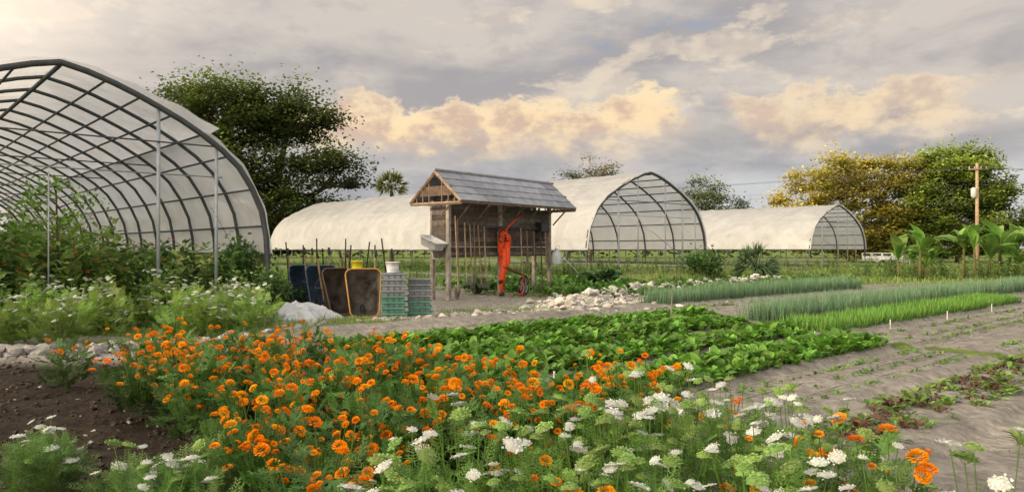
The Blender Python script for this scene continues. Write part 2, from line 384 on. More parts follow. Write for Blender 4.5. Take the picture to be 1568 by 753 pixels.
for i,top,bot,kind in[(.62,2.6,.25,0),(.72,2.5,.3,0),(1.05,2.4,.55,1),(1.3,2.35,.5,2),(1.5,2.4,.7,0),(1.7,2.35,.45,1),(2.0,2.3,.6,2),(3.95,2.3,.25,0),(4.3,2.2,.4,1),(4.7,2.2,.3,2),(5.1,2.3,.35,0),(5.4,2.2,.3,1)]:
    di=rng.normal(0,.05);a=SP(i,.8,top);b=SP(i+di,.72,bot);tools.tube([a,b],.022,6,0,A_([.4,.3,.2])*rng.uniform(.15,1.2))
    if kind==0:
        g=np.zeros((5,4,3))
        for r_ in range(5):
            f=r_/4;wd=.12*math.sqrt(max(.05,1-f**3))
            for c_ in range(4):
                x=(c_/3-.5)*2;g[r_,c_]=SP(i+di+x*wd,.72+.04*x*x,bot+.05-.28*f)
        tools.grid(g,1,(.14,.13,.12))
    elif kind==1:
        tools.tube([SP(i+di-.18,.72,bot),SP(i+di+.18,.72,bot)],.014,5,1,(.15,.15,.14))
        for k in range(9):tools.tube([SP(i+di-.18+.045*k,.72,bot),SP(i+di-.18+.045*k,.64,bot-.1)],.006,4,1,(.15,.15,.14))
    else:
        for k in range(4):tools.tube([SP(i+di-.09+.06*k,.72,bot+.05),SP(i+di-.1+.066*k,.70,bot-.28)],.008,4,1,(.14,.14,.14))
        tools.tube([SP(i+di-.1,.72,bot+.05),SP(i+di+.1,.72,bot+.05)],.012,5,1,(.14,.14,.14))
tools.build('garden_hand_tools',[M_wood,M_paint],False)
oh=MB();oc=(.80,.085,.015)
for k in range(6):
    zt=2.25-.05*k;zb=.95+.16*k;wd=.19+.025*(k%3);cx=2.97+.05*math.sin(k*2)
    pts=[]
    for a in np.arange(24)*2*math.pi/24:
        x=math.cos(a);zz=math.sin(a);pts.append(SP(cx+wd*x*(1+.25*math.sin(3*a+k)),.78-.02*k+.03*math.sin(a*2+k),(zt+zb)/2+(zt-zb)/2*zz))
    oh.tube(pts,.05,8,0,A_(oc)*rng.uniform(.55,1.15),closed=True)
oh.tube([SP(2.9,.72,1.6),SP(2.86,.68,1.),SP(2.74,.7,.5),SP(2.76,.68,.1)],[.11,.10,.075,.05],8,0,oc)
oh.tube([SP(3.05,.72,1.8),SP(3.06,.68,1.2),SP(2.9,.7,.75),SP(2.84,.68,.4)],[.12,.11,.07,.05],8,0,oc)
oh.tube([SP(3.05,.75,2.2),SP(3.5,.72,2.55),SP(4.1,.75,2.75)],.025,6,0,oc)
oh.tube([SP(2.7,.7,.55),SP(2.72,.66,.45)],.08,8,0,(.02,.02,.02));oh.tube([SP(2.75,.68,.14),SP(2.75,.66,.04)],.09,8,0,(.02,.02,.02))
oh.tube(ringpts(SP(2.8,.7,2.1),.17,p_,ZZ,18),.045,8,0,(.1,.03,.02),closed=True)
oh.build('orange_hose_bundle',[M_paint],True)
wh=MB();wheel(wh,SP(3.75,.45,.36),.3,p_*.8+q_*.2,ZZ,.035,0,1,(.4,.4,.4));wheel(wh,SP(3.35,.3,.34),.28,p_*.8+q_*.2,ZZ,.035,0,1,(.4,.4,.4))
for o in(-.08,.08):wh.tube([SP(3.75+o,.4,.36),SP(3.3+o,.2,.7),SP(2.2+o,.1,1.0)],.02,6,1,(.12,.02,.02))
wh.tube([SP(3.3,.2,.66),SP(3.2,.2,.12)],.02,5,1,(.5,.03,.02));wh.box(SP(3.2,.2,.08),(.3,.05,.06),AX,1,(.5,.03,.02))
wh.build('wheel_hoe',[M_rubber,M_paint],True)
def bucket(name,c,r,h,col):
    b=MB();c=A_(c,dtype=float);th=np.arange(20)*2*math.pi/20;rings=[]
    for rr,zz in[(r*.82,0),(r*.9,h*.5),(r*.97,h*.93),(r*1.06,h*.93),(r*1.06,h),(r,h),(r*.95,h*.93),(r*.82,.02),(.001,.02)]:
        rings.append([c+A_([rr*math.cos(a),rr*math.sin(a),zz]) for a in np.append(th,0)])
    b.grid(rings,0,col);b.tube([c+A_([r*1.05*math.cos(a),-0.02-r*.2*math.sin(a),h*.9-r*.7*math.sin(a)]) for a in np.linspace(0,math.pi,12)],.006,4,0,(.3,.3,.3))
    return b.build(name,[M_paint],True)
sk=MB();
def basin(mb,c,ax,w_,d_,h_,col):
    def rr(hw,hd,z,n=6,rad=.3):
        pts=[]
        for cx,cy,a0 in[(1,1,0),(-1,1,90),(-1,-1,180),(1,-1,270)]:
            for k in range(n):
                a=math.radians(a0+90*k/(n-1));R=rad*min(hw,hd);pts.append(A_(c)+ax[0]*(cx*(hw-R)+R*math.cos(a))+ax[1]*(cy*(hd-R)+R*math.sin(a))+ax[2]*z)
        pts.append(pts[0]);return pts
    mb.grid([rr(.001,.001,0),rr(w_*.38,d_*.38,0),rr(w_*.42,d_*.42,.03),rr(w_*.5,d_*.5,h_),rr(w_*.54,d_*.54,h_),rr(w_*.54,d_*.54,h_-.03),rr(w_*.5,d_*.5,h_-.03),rr(w_*.48,d_*.48,h_-.04),rr(w_*.4,d_*.4,.03),rr(.001,.001,.025)],0,col)
ti=.35;axT=(p_,q_*math.cos(ti)+ZZ*math.sin(ti),-q_*math.sin(ti)+ZZ*math.cos(ti))
basin(sk,SP(.1,1.3,1.62),axT,.5,.75,.28,(.62,.64,.66));sk.tube([SP(.1,1.3,1.62),SP(.1,1.25,1.3),SP(.45,1.2,1.2)],.03,6,0,(.6,.6,.6))
sk.build('outdoor_sink',[M_paint],True)
lm=MB();lm.box(SP(5.3,.85,2.35),(.5,.22,.35),AX,0,(.02,.02,.02));lm.box(SP(5.3,.73,2.35),(.42,.02,.27),AX,0,(.05,.05,.06));lm.tube([SP(5.3,.9,2.3),SP(5.3,.8,2.0)],.03,6,0,(.02,.02,.02))
lm.tube(ringpts(SP(5.05,.8,2.0),.13,p_,ZZ),.035,6,0,(.03,.03,.03),closed=True);lm.build('wall_mounted_box',[M_paint])
jb=MB();th=np.arange(17)*2*math.pi/16
jb.grid([[SP(5.75,.55,0)+A_([r*math.cos(a),r*math.sin(a),zz]) for a in th] for r,zz in[(.001,1.0),(.17,1.0),(.19,1.05),(.19,1.35),(.12,1.48),(.06,1.52),(.06,1.6),(.001,1.6)]],0,(.5,.57,.62));jb.tube(ringpts(SP(5.75,.5,1.58),.12,p_,ZZ),.01,5,0,(.7,.7,.7),closed=True);jb.build('hanging_water_jug',[M_paint],True)
# ---------------- wheelbarrows
def wheelbarrow(pos,yaw,lean,outc,inc,rim):
    b=MB();cy,sy=math.cos(yaw),math.sin(yaw);cl,sl=math.cos(lean),math.sin(lean)
    ax=A_([cy,sy,0]);ay0=A_([-sy,cy,0]);ay=ay0*cl-ZZ*sl;az=ay0*sl+ZZ*cl;pos=A_(pos,dtype=float)
    def P(x,y,z):return pos+ax*x+ay*y+az*z
    def ring(hb,ht,z0,z1,y0,y1,n=6,R=.12):
        pts=[]
        for (hx,zc,a0) in[(1,1,0),(-1,1,90),(-1,-1,180),(1,-1,270)]:
            for k in range(n):
                a=math.radians(a0+90*k/(n-1));w_=ht if zc>0 else hb;zz=(z1-R) if zc>0 else (z0+R);yy=y1 if zc>0 else y0
                pts.append(P(hx*(w_-R)+R*math.cos(a),yy,zz+R*math.sin(a)))
        pts.append(pts[0]);return pts
    R0=ring(.33,.41,.02,1.14,0,0,R=.15);R1=ring(.29,.37,.1,1.03,.18,.1);R2=ring(.22,.3,.22,.88,.34,.22,R=.1);R3=ring(.11,.13,.4,.6,.35,.3,R=.05)
    b.grid([R0,R1,R2,R3,[P(0,.32,.5)]*len(R0)],1,inc)
    off=ay*.012
    b.grid([[x+off for x in r] for r in(R0,R1,R2,R3,[P(0,.32,.5)]*len(R0))],0,outc)
    b.tube(R0[:-1],.017,8,0,rim,closed=True)
    for sg in(-1,1):
        b.tube([P(sg*.08,.38,-.02),P(sg*.2,.37,.5),P(sg*.3,.26,1.0),P(sg*.33,.2,1.6)],.024,8,2,(.22,.16,.1))
        b.tube([P(sg*.33,.2,1.45),P(sg*.33,.2,1.63)],.03,8,3)
        b.tube([P(sg*.25,.32,.75),P(sg*.24,.62,.8),P(sg*.2,.62,.9),P(sg*.27,.29,1.0)],.015,6,0,(.03,.03,.03))
    b.tube([P(-.24,.62,.8),P(.24,.62,.8)],.015,6,0,(.03,.03,.03))
    wheel(b,P(0,.46,.2),.17,ay,az,.05,3,0,rim,6)
    b.build('wheelbarrow',[M_paint,M_tray,M_wood,M_rubber],True)
wheelbarrow((-5.35,19.4,.04),.6,.2,(.01,.025,.05),(.01,.025,.055),(.05,.09,.14))
wheelbarrow((-4.72,18.7,.04),.65,.16,(.01,.025,.05),(.014,.036,.07),(.06,.1,.15))
wheelbarrow((-3.98,17.6,.02),.85,.26,(.03,.02,.015),(.045,.035,.03),(.1,.06,.04))
wheelbarrow((-3.33,16.9,.02),.35,.24,(.5,.24,.04),(.065,.058,.052),(.45,.22,.05))
bucket('yellow_bucket',(-3.72,17.9,.98),.14,.32,(.7,.64,.03));bucket('white_bucket',(-2.72,17.0,1.05),.16,.24,(.66,.68,.7))
def totes(pos,yaw,n):
    cy,sy=math.cos(yaw),math.sin(yaw);ax=(A_([cy,sy,0]),A_([-sy,cy,0]),ZZ);b=MB();z=.02
    for k in range(n):
        col=(.20,.23,.26) if (k>=n//2) else (.13,.24,.22)
        c=A_(pos,dtype=float)+A_([rng.normal(0,.008),rng.normal(0,.008),0])
        def rr(hw,hd,z_):
            return [c+ax[0]*x*hw+ax[1]*y*hd+ZZ*z_ for x,y in((1,1),(-1,1),(-1,-1),(1,-1),(1,1))]
        h=.13
        b.grid([rr(.24,.18,z),rr(.262,.195,z+h-.035),rr(.28,.215,z+h-.035),rr(.282,.217,z+h-.004),rr(.262,.2,z+h-.004),rr(.24,.18,z+.02),rr(.001,.001,z+.02)],0,A_(col)*rng.uniform(.7,1.15))
        for x in(-.13,0,.13):b.box(c+ax[0]*x-ax[1]*.193+ZZ*(z+.05),(.012,.02,.085),ax,0,A_(col)*.55)
        b.box(c-ax[1]*.222+ZZ*(z+h-.02),(.58,.008,.028),ax,0,(.08,.28,.2) if k<n//2 else A_(col)*1.1)
        z+=h-.002
    b.build('stack_of_plastic_totes',[M_paint])
totes((-2.68,16.9,0),.12,8);totes((-2.13,17.2,0),.1,7)
cl=MB();n=110;xx,yy=np.meshgrid(np.linspace(-1,1,n),np.linspace(-1,1,n),indexing='ij');rr=np.hypot(xx,yy)
zz=.30*np.clip(1-rr**1.5,0,1)*(.15+1.3*fbm(xx*2.5+3,yy*2.5,40))+.16*fbm(xx*9,yy*9,44)*(rr<1)*np.clip(1.2-rr,0,1)
edge=1+.28*np.sin(np.arctan2(yy,xx)*5)+.14*np.sin(np.arctan2(yy,xx)*11)
G=np.stack([-4.9+xx*.8*edge,16.9+yy*.6*edge,np.where(rr<1,zz+.02,-.1)],-1);cl.grid(G);cl.build('white_row_cover_heap',[M_cloth],True)
# ---------------- rocks
def rocks(name,P,smin,smax,base=(.5,.47,.43),flat=.7):
    b=MB();n=len(P);idx=rng.integers(0,6,n)
    for k in range(6):
        m=idx==k;c=m.sum()
        if c:
            s=rng.uniform(0,1,c)**2.5*(smax-smin)+smin
            b.inst(ROCKS[k],P[m]+ZZ*(s*.2)[:,None],rotm(uni(0,6.28,c),uni(-.5,.5,c),uni(-.5,.5,c)),np.column_stack([s,s*uni(.7,1,c),s*flat]),vary(base,c,.4,.05))
    b.build(name,[M_rock])
def band(pts,n,w,zh=0):
    pts=A_(pts,dtype=float);L=np.linalg.norm(np.diff(pts,axis=0),axis=1);cum=np.concatenate([[0],np.cumsum(L)]);s=uni(0,cum[-1],n)
    x=np.interp(s,cum,pts[:,0]);y=np.interp(s,cum,pts[:,1]);ww=np.interp(s,cum,w)
    ox=rng.normal(0,1,n)*ww*.5;oy=rng.normal(0,1,n)*ww*.5;hh=zh*np.exp(-((ox**2+oy**2)/(ww*.5)**2))*uni(0,1,n)
    return np.column_stack([x+ox,y+oy,hh])
rocks('limestone_rubble_pile',band([(1.3,18.8),(2.,20.2),(2.8,22.3),(4.4,25.5),(6.8,28),(9.5,30.5),(12.5,34)],3200,[.6,1.3,1.7,1.6,1.4,1.3,1.0],.42),.06,.22,(.50,.48,.445))
rocks('limestone_edging',band([(-3.2,16.0),(-1.9,17.2),(-.6,18),(.8,18.3),(1.6,18.8)],420,[.2,.3,.5,.55,.6],.05),.04,.15,(.44,.42,.39))
rocks('garden_bed_edging_stones',band([(-9,11.2),(-7.6,11.3),(-6.4,11.6),(-5.2,12.2),(-4.2,13.6),(-3.9,15.3)],460,[.4,.45,.45,.3,.2,.15],.08),.05,.2,(.30,.29,.28))
Pp=np.column_stack([uni(-8,14,5000),uni(4,30,5000),np.zeros(5000)]);rocks('gravel_and_clods',Pp[(fbm(Pp[:,0],Pp[:,1],61)>.42)],.008,.04,(.33,.31,.29))
Pm=z3(polypts([(-8,3),(-8,11),(-3,10.5),(-1,6),(-1,3)],6000));rocks('mulch_clods',Pm,.01,.045,(.055,.043,.035))
# ---------------- vegetable beds
def veg(name,rows,n_per_m,hl,col,nl=9,wid=.5,T=T_veg,pit=(.5,1.25)):
    b=MB()
    for (t,a,e) in rows:
        k=int((e-a)*n_per_m);s=uni(a,e,k);tt=t+uni(-wid,wid,k)
        P=np.outer(s,U)+np.outer(tt,V)+ZZ*.07;sz=uni(.7,1.25,k)*(1-.35*(np.abs(tt-t)/wid)**2)*(.75+.5*fbm(s*1.3,tt*1.3,55))
        pc=vary(col,k,.28,.12)
        for j in range(nl):
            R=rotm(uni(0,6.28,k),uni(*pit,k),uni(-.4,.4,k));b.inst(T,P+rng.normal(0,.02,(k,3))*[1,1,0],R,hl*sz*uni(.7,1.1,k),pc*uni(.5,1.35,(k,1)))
    return b.build(name,[M_leaf],True)
veg('leafy_green_vegetable_beds',[(5.3,4.3,12.2),(6.8,4.4,12.6),(8.3,4.8,13.2),(9.75,5.2,14.3)],70,.24,(.125,.275,.042),9,wid=.45)
veg('lettuce_seedling_rows',[(2.42,5.2,11.8),(2.64,5.2,11.8),(2.86,5.2,11.8),(3.05,5.6,11.9),(1.7,6.5,12)],8,.12,(.16,.26,.065),8,wid=.05,pit=(.2,1.0))
veg('red_lettuce_rows',[(2.53,5.0,11.8),(2.95,5.2,11.8),(2.75,5.5,11.)],5,.11,(.14,.07,.05),8,wid=.05,pit=(.2,1.0))
rs=[(3.6,6,11.8),(3.95,7,11.8),(4.3,6,11.8),(3.3,13,24),(3.6,13,24),(4.6,13,26),(4.95,13,26),(5.5,13.2,22),(2.1,13,22),(2.5,13,22),(11.1,8,20),(11.5,9,20)]
veg('crop_seedlings',rs,7,.09,(.14,.25,.06),6,wid=.04,pit=(.2,1.1))
veg('low_field_crop_rows',[(t,17,34) for t in(15.2,16.6,18.,19.4,20.8,22.4,24)],14,.36,(.11,.24,.05),7,wid=.35)
def blades(name,rows,dens,h,col,w=.012,lean=.3,wid=.42,T=T_blade):
    b=MB()
    for(t,a,e)in rows:
        k=int((e-a)*dens);s=uni(a,e,k);tt=t+uni(-wid,wid,k);P=np.outer(s,U)+np.outer(tt,V)+ZZ*.05
        H=h*uni(.6,1.1,k)*(.7+.6*fbm(s*1.5,tt*2,90));R=rotm(uni(0,6.28,k),math.pi/2+rng.normal(0,lean,k),0)
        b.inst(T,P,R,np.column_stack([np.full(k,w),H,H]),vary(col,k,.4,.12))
    b.build(name,[M_leaf])
blades('onion_rows',[(8.25,14.1,36),(12.9,16.5,29)],600,.54,(.14,.24,.15),.014,.25,.45)
blades('carrot_top_row',[(6.8,13.1,25)],1000,.3,(.12,.255,.05),.02,.5,.5)
dr=MB()
for t in(3.75,4.1,4.45,11.2):
    ss=np.linspace(4.8,12,30);dr.tube([ST(s,t+.02*math.sin(s*1.3+t)+.01*math.sin(s*4),.085) for s in ss],.006,5,0,(.4,.38,.35))
for t in(3.45,4.3,4.75,11.4):
    ss=np.linspace(13,26,30);dr.tube([ST(s,t+.02*math.sin(s*1.3+t),.08) for s in ss],.008,5,0,(.4,.38,.35))
dr.build('drip_irrigation_lines',[M_paint],True)
# ---------------- marigolds & ammi
mpoly=[(-1.1,3.3),(-1.6,4.5),(-2.3,5.5),(-3.2,6.6),(-4.3,7.7),(-4.1,8.7),(-3.3,9.1),(-2.2,8.8),(-.6,7.3),(.2,6.5),(1.3,5.8),(1.75,5.2),(.6,4.6),(-.3,4.1),(-.6,3.3)]
apoly=[(-.7,2.7),(-.4,3.7),(.3,4.6),(1.5,5.0),(2.0,4.2),(1.6,3.3),(1.8,2.7)]
def marigolds(name,pp,hm,heads):
    b=MB();n=len(pp);H=hm*uni(.65,1.25,n)
    pc=vary((.06,.14,.03),n,.3,.12)
    for j in range(36):
        a=uni(0,6.28,n);zz=H*rng.uniform(.1,.95,n);r=.21*np.sqrt(uni(0,1,n))*(H/hm)
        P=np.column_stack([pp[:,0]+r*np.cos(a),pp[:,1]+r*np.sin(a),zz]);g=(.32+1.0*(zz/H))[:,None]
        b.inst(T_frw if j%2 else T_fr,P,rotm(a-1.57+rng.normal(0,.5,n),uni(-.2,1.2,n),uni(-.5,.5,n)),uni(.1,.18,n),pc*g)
    m=rng.poisson(heads,n);idx=np.repeat(np.arange(n),m);k=len(idx);a=uni(0,6.28,k);r=.25*np.sqrt(uni(0,1,k))
    HP=np.column_stack([pp[idx,0]+r*np.cos(a),pp[idx,1]+r*np.sin(a),H[idx]*uni(.6,1.22,k)])
    base=HP.copy();base[:,:2]=pp[idx]+.4*(HP[:,:2]-pp[idx]);base[:,2]*=.4
    segs(base,HP-ZZ*.01,.004,b,(.09,.17,.04))
    hue=uni(0,1,k)[:,None]**1.2;col=(A_([1.,.26,.004])*(1-hue)+A_([1.,.46,.008])*hue)*uni(.85,1.08,(k,1))
    col=np.clip(col,0,1);sz=uni(.017,.043,k)
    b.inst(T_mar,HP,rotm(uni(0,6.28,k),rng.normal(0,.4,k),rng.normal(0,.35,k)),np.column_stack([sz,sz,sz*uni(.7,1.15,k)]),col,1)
    b.build(name,[M_leaf,M_petal])
pp=polypts(mpoly,225);pp=np.vstack([pp,rng.normal(0,.13,(5,2))+[1.38,3.5],rng.normal(0,.12,(4,2))+[1.75,3.1],rng.normal(0,.1,(3,2))+[-4.9,8.3],rng.normal(0,.15,(3,2))+[.35,3.1],rng.normal(0,.15,(3,2))+[-1.0,2.9]])
marigolds('marigold_bed',pp,.55,6.6)
def ammi(name,pp,hm,um,fl,col,wfrac=.5,spread=.2,us=(.03,.06),T=T_fr2,nf=26,hv=(.75,1.2),gr=.5):
    b=MB();n=len(pp);H=hm*uni(*hv,n);pc=vary(col,n,.25,.12)
    for j in range(nf):
        a=uni(0,6.28,n);zz=H*uni(.05,.9,n);r=spread*np.sqrt(uni(0,1,n))
        P=np.column_stack([pp[:,0]+r*np.cos(a),pp[:,1]+r*np.sin(a),zz])
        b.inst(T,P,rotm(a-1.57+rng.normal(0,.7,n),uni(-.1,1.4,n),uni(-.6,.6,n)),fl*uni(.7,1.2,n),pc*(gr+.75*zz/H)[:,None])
    m=rng.poisson(um,n);idx=np.repeat(np.arange(n),m);k=len(idx);a=uni(0,6.28,k);r=spread*1.1*np.sqrt(uni(0,1,k))
    HP=np.column_stack([pp[idx,0]+r*np.cos(a),pp[idx,1]+r*np.sin(a),H[idx]*uni(.85,1.3,k)])
    base=HP.copy();base[:,:2]=pp[idx]+.3*(HP[:,:2]-pp[idx]);base[:,2]*=.25
    segs(base,HP-ZZ*.015,.003,b,A_(col)*.9)
    wt=uni(0,1,k)<wfrac;R=rotm(uni(0,6.28,k),rng.normal(0,.3,k),rng.normal(0,.3,k));s=uni(*us,k)
    b.inst(T_um,HP[wt],R[wt],s[wt],vary((.74,.78,.74),wt.sum(),.12,.02),1)
    g=~wt;b.inst(T_um2,HP[g],R[g],s[g]*1.1,vary((.30,.46,.14),g.sum(),.25,.08),1)
    b.build(name,[M_leaf,M_petal])
ammi('queen_annes_lace_plants',polypts(apoly,90),.62,4.4,.16,(.12,.235,.05),.45,.2,(.02,.05),nf=24,gr=.35)
pl2=np.vstack([rng.normal(0,.14,(12,2))+[-2.05,4.4],rng.normal(0,.11,(10,2))+[-3.0,4.75],rng.normal(0,.1,(4,2))+[-1.7,3.9]])
ammi('queen_annes_lace_plants',pl2,.32,2.2,.14,(.13,.25,.07),.8,.14,nf=44,us=(.025,.052))
pl3=np.vstack([rng.normal(0,.12,(4,2))+[2.0,3.6],rng.normal(0,.2,(4,2))+[2.5,3.6],rng.normal(0,.15,(4,2))+[2.2,4.6],[[1.9,3.1],[2.3,3.05],[2.0,3.0]]])
ammi('queen_annes_lace_plants',pl3,.34,1.8,.13,(.12,.2,.06),.85,.14,nf=10,us=(.025,.045))
lp=[(-11.5,11.2),(-9,11.7),(-6.8,12.0),(-5.4,12.8),(-4.6,14.2),(-5.4,16.2),(-7.5,16),(-11,14)]
q=polypts(lp,400);q=q[fbm(q[:,0]*.9,q[:,1]*.9,77)>.40]
ammi('queen_annes_lace_bed',q,.5,4.2,.25,(.21,.33,.075),.88,.26,(.025,.062),T_fr,16,(.4,1.8))
# ---------------- weeds inside greenhouse
def weedT(seed):
    r=np.random.default_rng(seed);v=[];q=[];t=[];c=[]
    v+=[[-.008,0,0],[.008,0,0],[0,0,1]];t.append([0,1,2]);c+=[.6]*3
    for i in range(20):
        z=.12+.86*i/20;a=i*2.4;R=rotm(a,r.uniform(.1,.9),r.normal(0,.3));s=r.uniform(.13,.22)*(1.25-.6*z);k=len(v)
        v+=list((T_diam[0]*[1,1,1]*s)@R.T+[0,0,z]);q.append([k,k+1,k+2,k+3]);c+=[.7+.4*z]*4
    return tpl(v,q,t,c)
WT=[weedT(i) for i in range(4)]
def weeds(name,P,hlo,hhi,cols):
    b=MB()
    for k in range(4):
        p=P[k::4];n=len(p);h=uni(hlo,hhi,n);ci=rng.integers(0,len(cols),n);col=A_(cols)[ci]*uni(.7,1.25,(n,1))
        b.inst(WT[k],z3(p,0),rotm(uni(0,6.28,n),rng.normal(0,.12,n),rng.normal(0,.12,n)),np.column_stack([h*uni(.8,1.3,n),h*uni(.8,1.3,n),h]),col)
    b.build(name,[M_leaf])
def AP(a,b):q=PA(a,0,b);return q[:2]
n=1500;aa=uni(-4.5,4.1,n);bb=uni(.2,22,n);P=A_([AP(a,b) for a,b in zip(aa,bb)])
weeds('tall_weeds_and_crops',P,.7,1.9,[(.09,.17,.04),(.13,.24,.06),(.06,.12,.035),(.2,.27,.08)])
n=300;aa=uni(-4.5,1.6,n);bb=uni(.3,9,n);P=A_([AP(a,b) for a,b in zip(aa,bb)])
weeds('tall_weeds_and_crops',P,1.6,2.5,[(.1,.18,.045),(.15,.25,.065),(.22,.3,.09)])
n=230;aa=uni(-4.5,4.4,n);bb=uni(-1.3,2,n);P=A_([AP(a,b) for a,b in zip(aa,bb)])
weeds('greenhouse_entrance_weeds',P,.5,1.4,[(.11,.2,.05),(.19,.28,.08)])
def shrub(name,c,rx,rz,n,ls,col,ry=None,T=T_diam):
    b=MB();c=A_(c,dtype=float);ry=ry or rx
    nc=14;d=rng.normal(size=(nc,3));d/=np.linalg.norm(d,axis=1)[:,None];cc=c+d*[rx*.6,ry*.6,rz*.55]+ZZ*rz
    i=rng.integers(0,nc,n);g=rng.normal(0,.24,(n,3))*[rx,ry,rz];P=cc[i]+g;P[:,2]=np.maximum(P[:,2],.05)
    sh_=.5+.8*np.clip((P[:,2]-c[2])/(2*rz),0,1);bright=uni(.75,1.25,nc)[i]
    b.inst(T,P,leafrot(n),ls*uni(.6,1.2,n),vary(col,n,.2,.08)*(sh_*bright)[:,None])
    for k in range(nc):b.tube([c,(c+cc[k])/2+rng.normal(0,.05,3),cc[k]],[.03,.02,.008],4,1)
    return b.build(name,[M_leaf,M_bark])
shrub('leafy_shrub',(-6.9,19.2,0),.85,.95,1700,.15,(.065,.14,.035))
shrub('leafy_shrub',(-6.0,18.2,0),.55,.55,900,.13,(.08,.16,.04))
shrub('leafy_shrub',(-5.9,20.0,0),.6,.4,700,.13,(.07,.14,.035))
shrub('leafy_shrub',(-11.3,15.6,0),.9,1.0,1500,.14,(.1,.19,.05))
shrub('leafy_shrub',(-8.6,17.4,0),.8,.8,1300,.12,(.13,.22,.06))
shrub('leafy_shrub',(8.8,34,0),.95,.85,1400,.2,(.06,.13,.035))
shrub('leafy_shrub',(3.6,30.5,0),.7,.4,600,.3,(.045,.1,.035),T=T_blade)
shrub('leafy_shrub',(-1.2,26.,0),.5,.3,400,.15,(.06,.12,.03))
sp=MB();sc=A_([-10.1,16.5,0.]);
for k in range(11):
    a=k*2.4;z=1.2+.16*k;e=sc+A_([.6*math.cos(a),.6*math.sin(a),z+.15]);sp.tube([sc+ZZ*z,(sc+ZZ*z+e)/2+ZZ*.05,e],[.015,.012,.006],4,1)
    nn=70;P=e+rng.normal(0,.2,(nn,3))*[1,1,.5];sp.inst(T_diam,P,leafrot(nn),.15*uni(.7,1.2,nn),vary((.16,.28,.06),nn,.3))
sp.tube([sc,sc+ZZ*1.3+[.05,0,0],sc+ZZ*2.9],[.04,.03,.015],6,1);sp.build('young_sapling',[M_leaf,M_bark])
fb=MB();n=110;P=A_([list(AP(a,b))+[z] for a,b,z in zip(uni(-3.5,3.5,n),uni(-.5,4,n),uni(1.,1.9,n))]);fb.inst(T_mar,P,rotm(uni(0,6,n),0.,0.),.035,vary((.8,.12,.08),n,.2,.3),0);segs(P*[1,1,0],P,.005,fb,(.08,.14,.04));fb.build('red_flowers',[M_petal])
# ---------------- grass
gb=MB();n=60000;yy=3+uni(0,1,n)**.6*60;xx=uni(-1,1,n)*(yy*.85+2);w_=grassw(xx,yy);k=(uni(0,1,n)<w_*.9)
P=np.column_stack([xx,yy,np.zeros(n)])[k];n=len(P);h=uni(.06,.2,n)*(1+P[:,1]/60)
gb.inst(T_blade,P,rotm(uni(0,6.28,n),math.pi/2+rng.normal(0,.4,n),0),np.column_stack([.012+.0012*P[:,1],h,h]),vary((.17,.25,.07),n,.35,.15))
n=2200;P=z3(np.column_stack([uni(-4,16,n),uni(8,30,n)]));gb.inst(T_blade,P,rotm(uni(0,6.28,n),math.pi/2+rng.normal(0,.5,n),0),np.column_stack([np.full(n,.01),uni(.05,.14,n),uni(.05,.14,n)]),vary((.16,.22,.07),n,.35,.15))
def tuft(c,r,nn,h,col):
    P=z3(A_(c)+rng.normal(0,1,(nn,2))*r);hh=uni(.5,1,nn)*h;gb.inst(T_blade,P,rotm(uni(0,6.28,nn),math.pi/2+rng.normal(0,.45,nn),0),np.column_stack([np.full(nn,.009),hh,hh]),vary(col,nn,.3,.1))
for c in[(-4.2,13.6),(-4.8,12.6),(-5.6,12.),(-4.,14.6),(-3.5,15.6),(-1,18.6),(0.6,18.9),(-2,17.9),(-3.5,16.3),(1.5,19.4),(-3.,15.8),(-.4,18.4),(2.6,20.4),(4,23)]:tuft(c,(.5,.3),400,.18,(.15,.23,.065))
for _ in range(90):
    tuft(PB(rng.uniform(-4.5,5),0,rng.uniform(-3.5,-.5))[:2],(.5,.3),90,rng.uniform(.4,.9),[(.34,.34,.18),(.15,.25,.07),(.24,.3,.12)][rng.integers(3)])
gb.build('grass',[M_leaf])
n=500;P=A_([PB(a,0,b)[:2] for a,b in zip(uni(-4.8,4.8,n),uni(-1.5,33,n))]);weeds('greenhouse_crops',P,.4,1.0,[(.08,.15,.04),(.13,.22,.06)])
n=300;P=A_([PC(a,0,b)[:2] for a,b in zip(uni(-4.8,5.8,n),uni(-1.5,33,n))]);weeds('greenhouse_crops',P,.4,.9,[(.08,.15,.04),(.13,.22,.06)])
n=700;P=np.column_stack([uni(8,48,n),uni(36,56,n)]);weeds('field_edge_weeds',P,.3,.8,[(.13,.23,.06),(.2,.28,.08),(.22,.24,.11)])
n=260;P=np.column_stack([uni(-16,0,n),uni(30,44,n)]);weeds('field_edge_weeds',P,.3,.9,[(.13,.23,.06),(.1,.18,.05)])
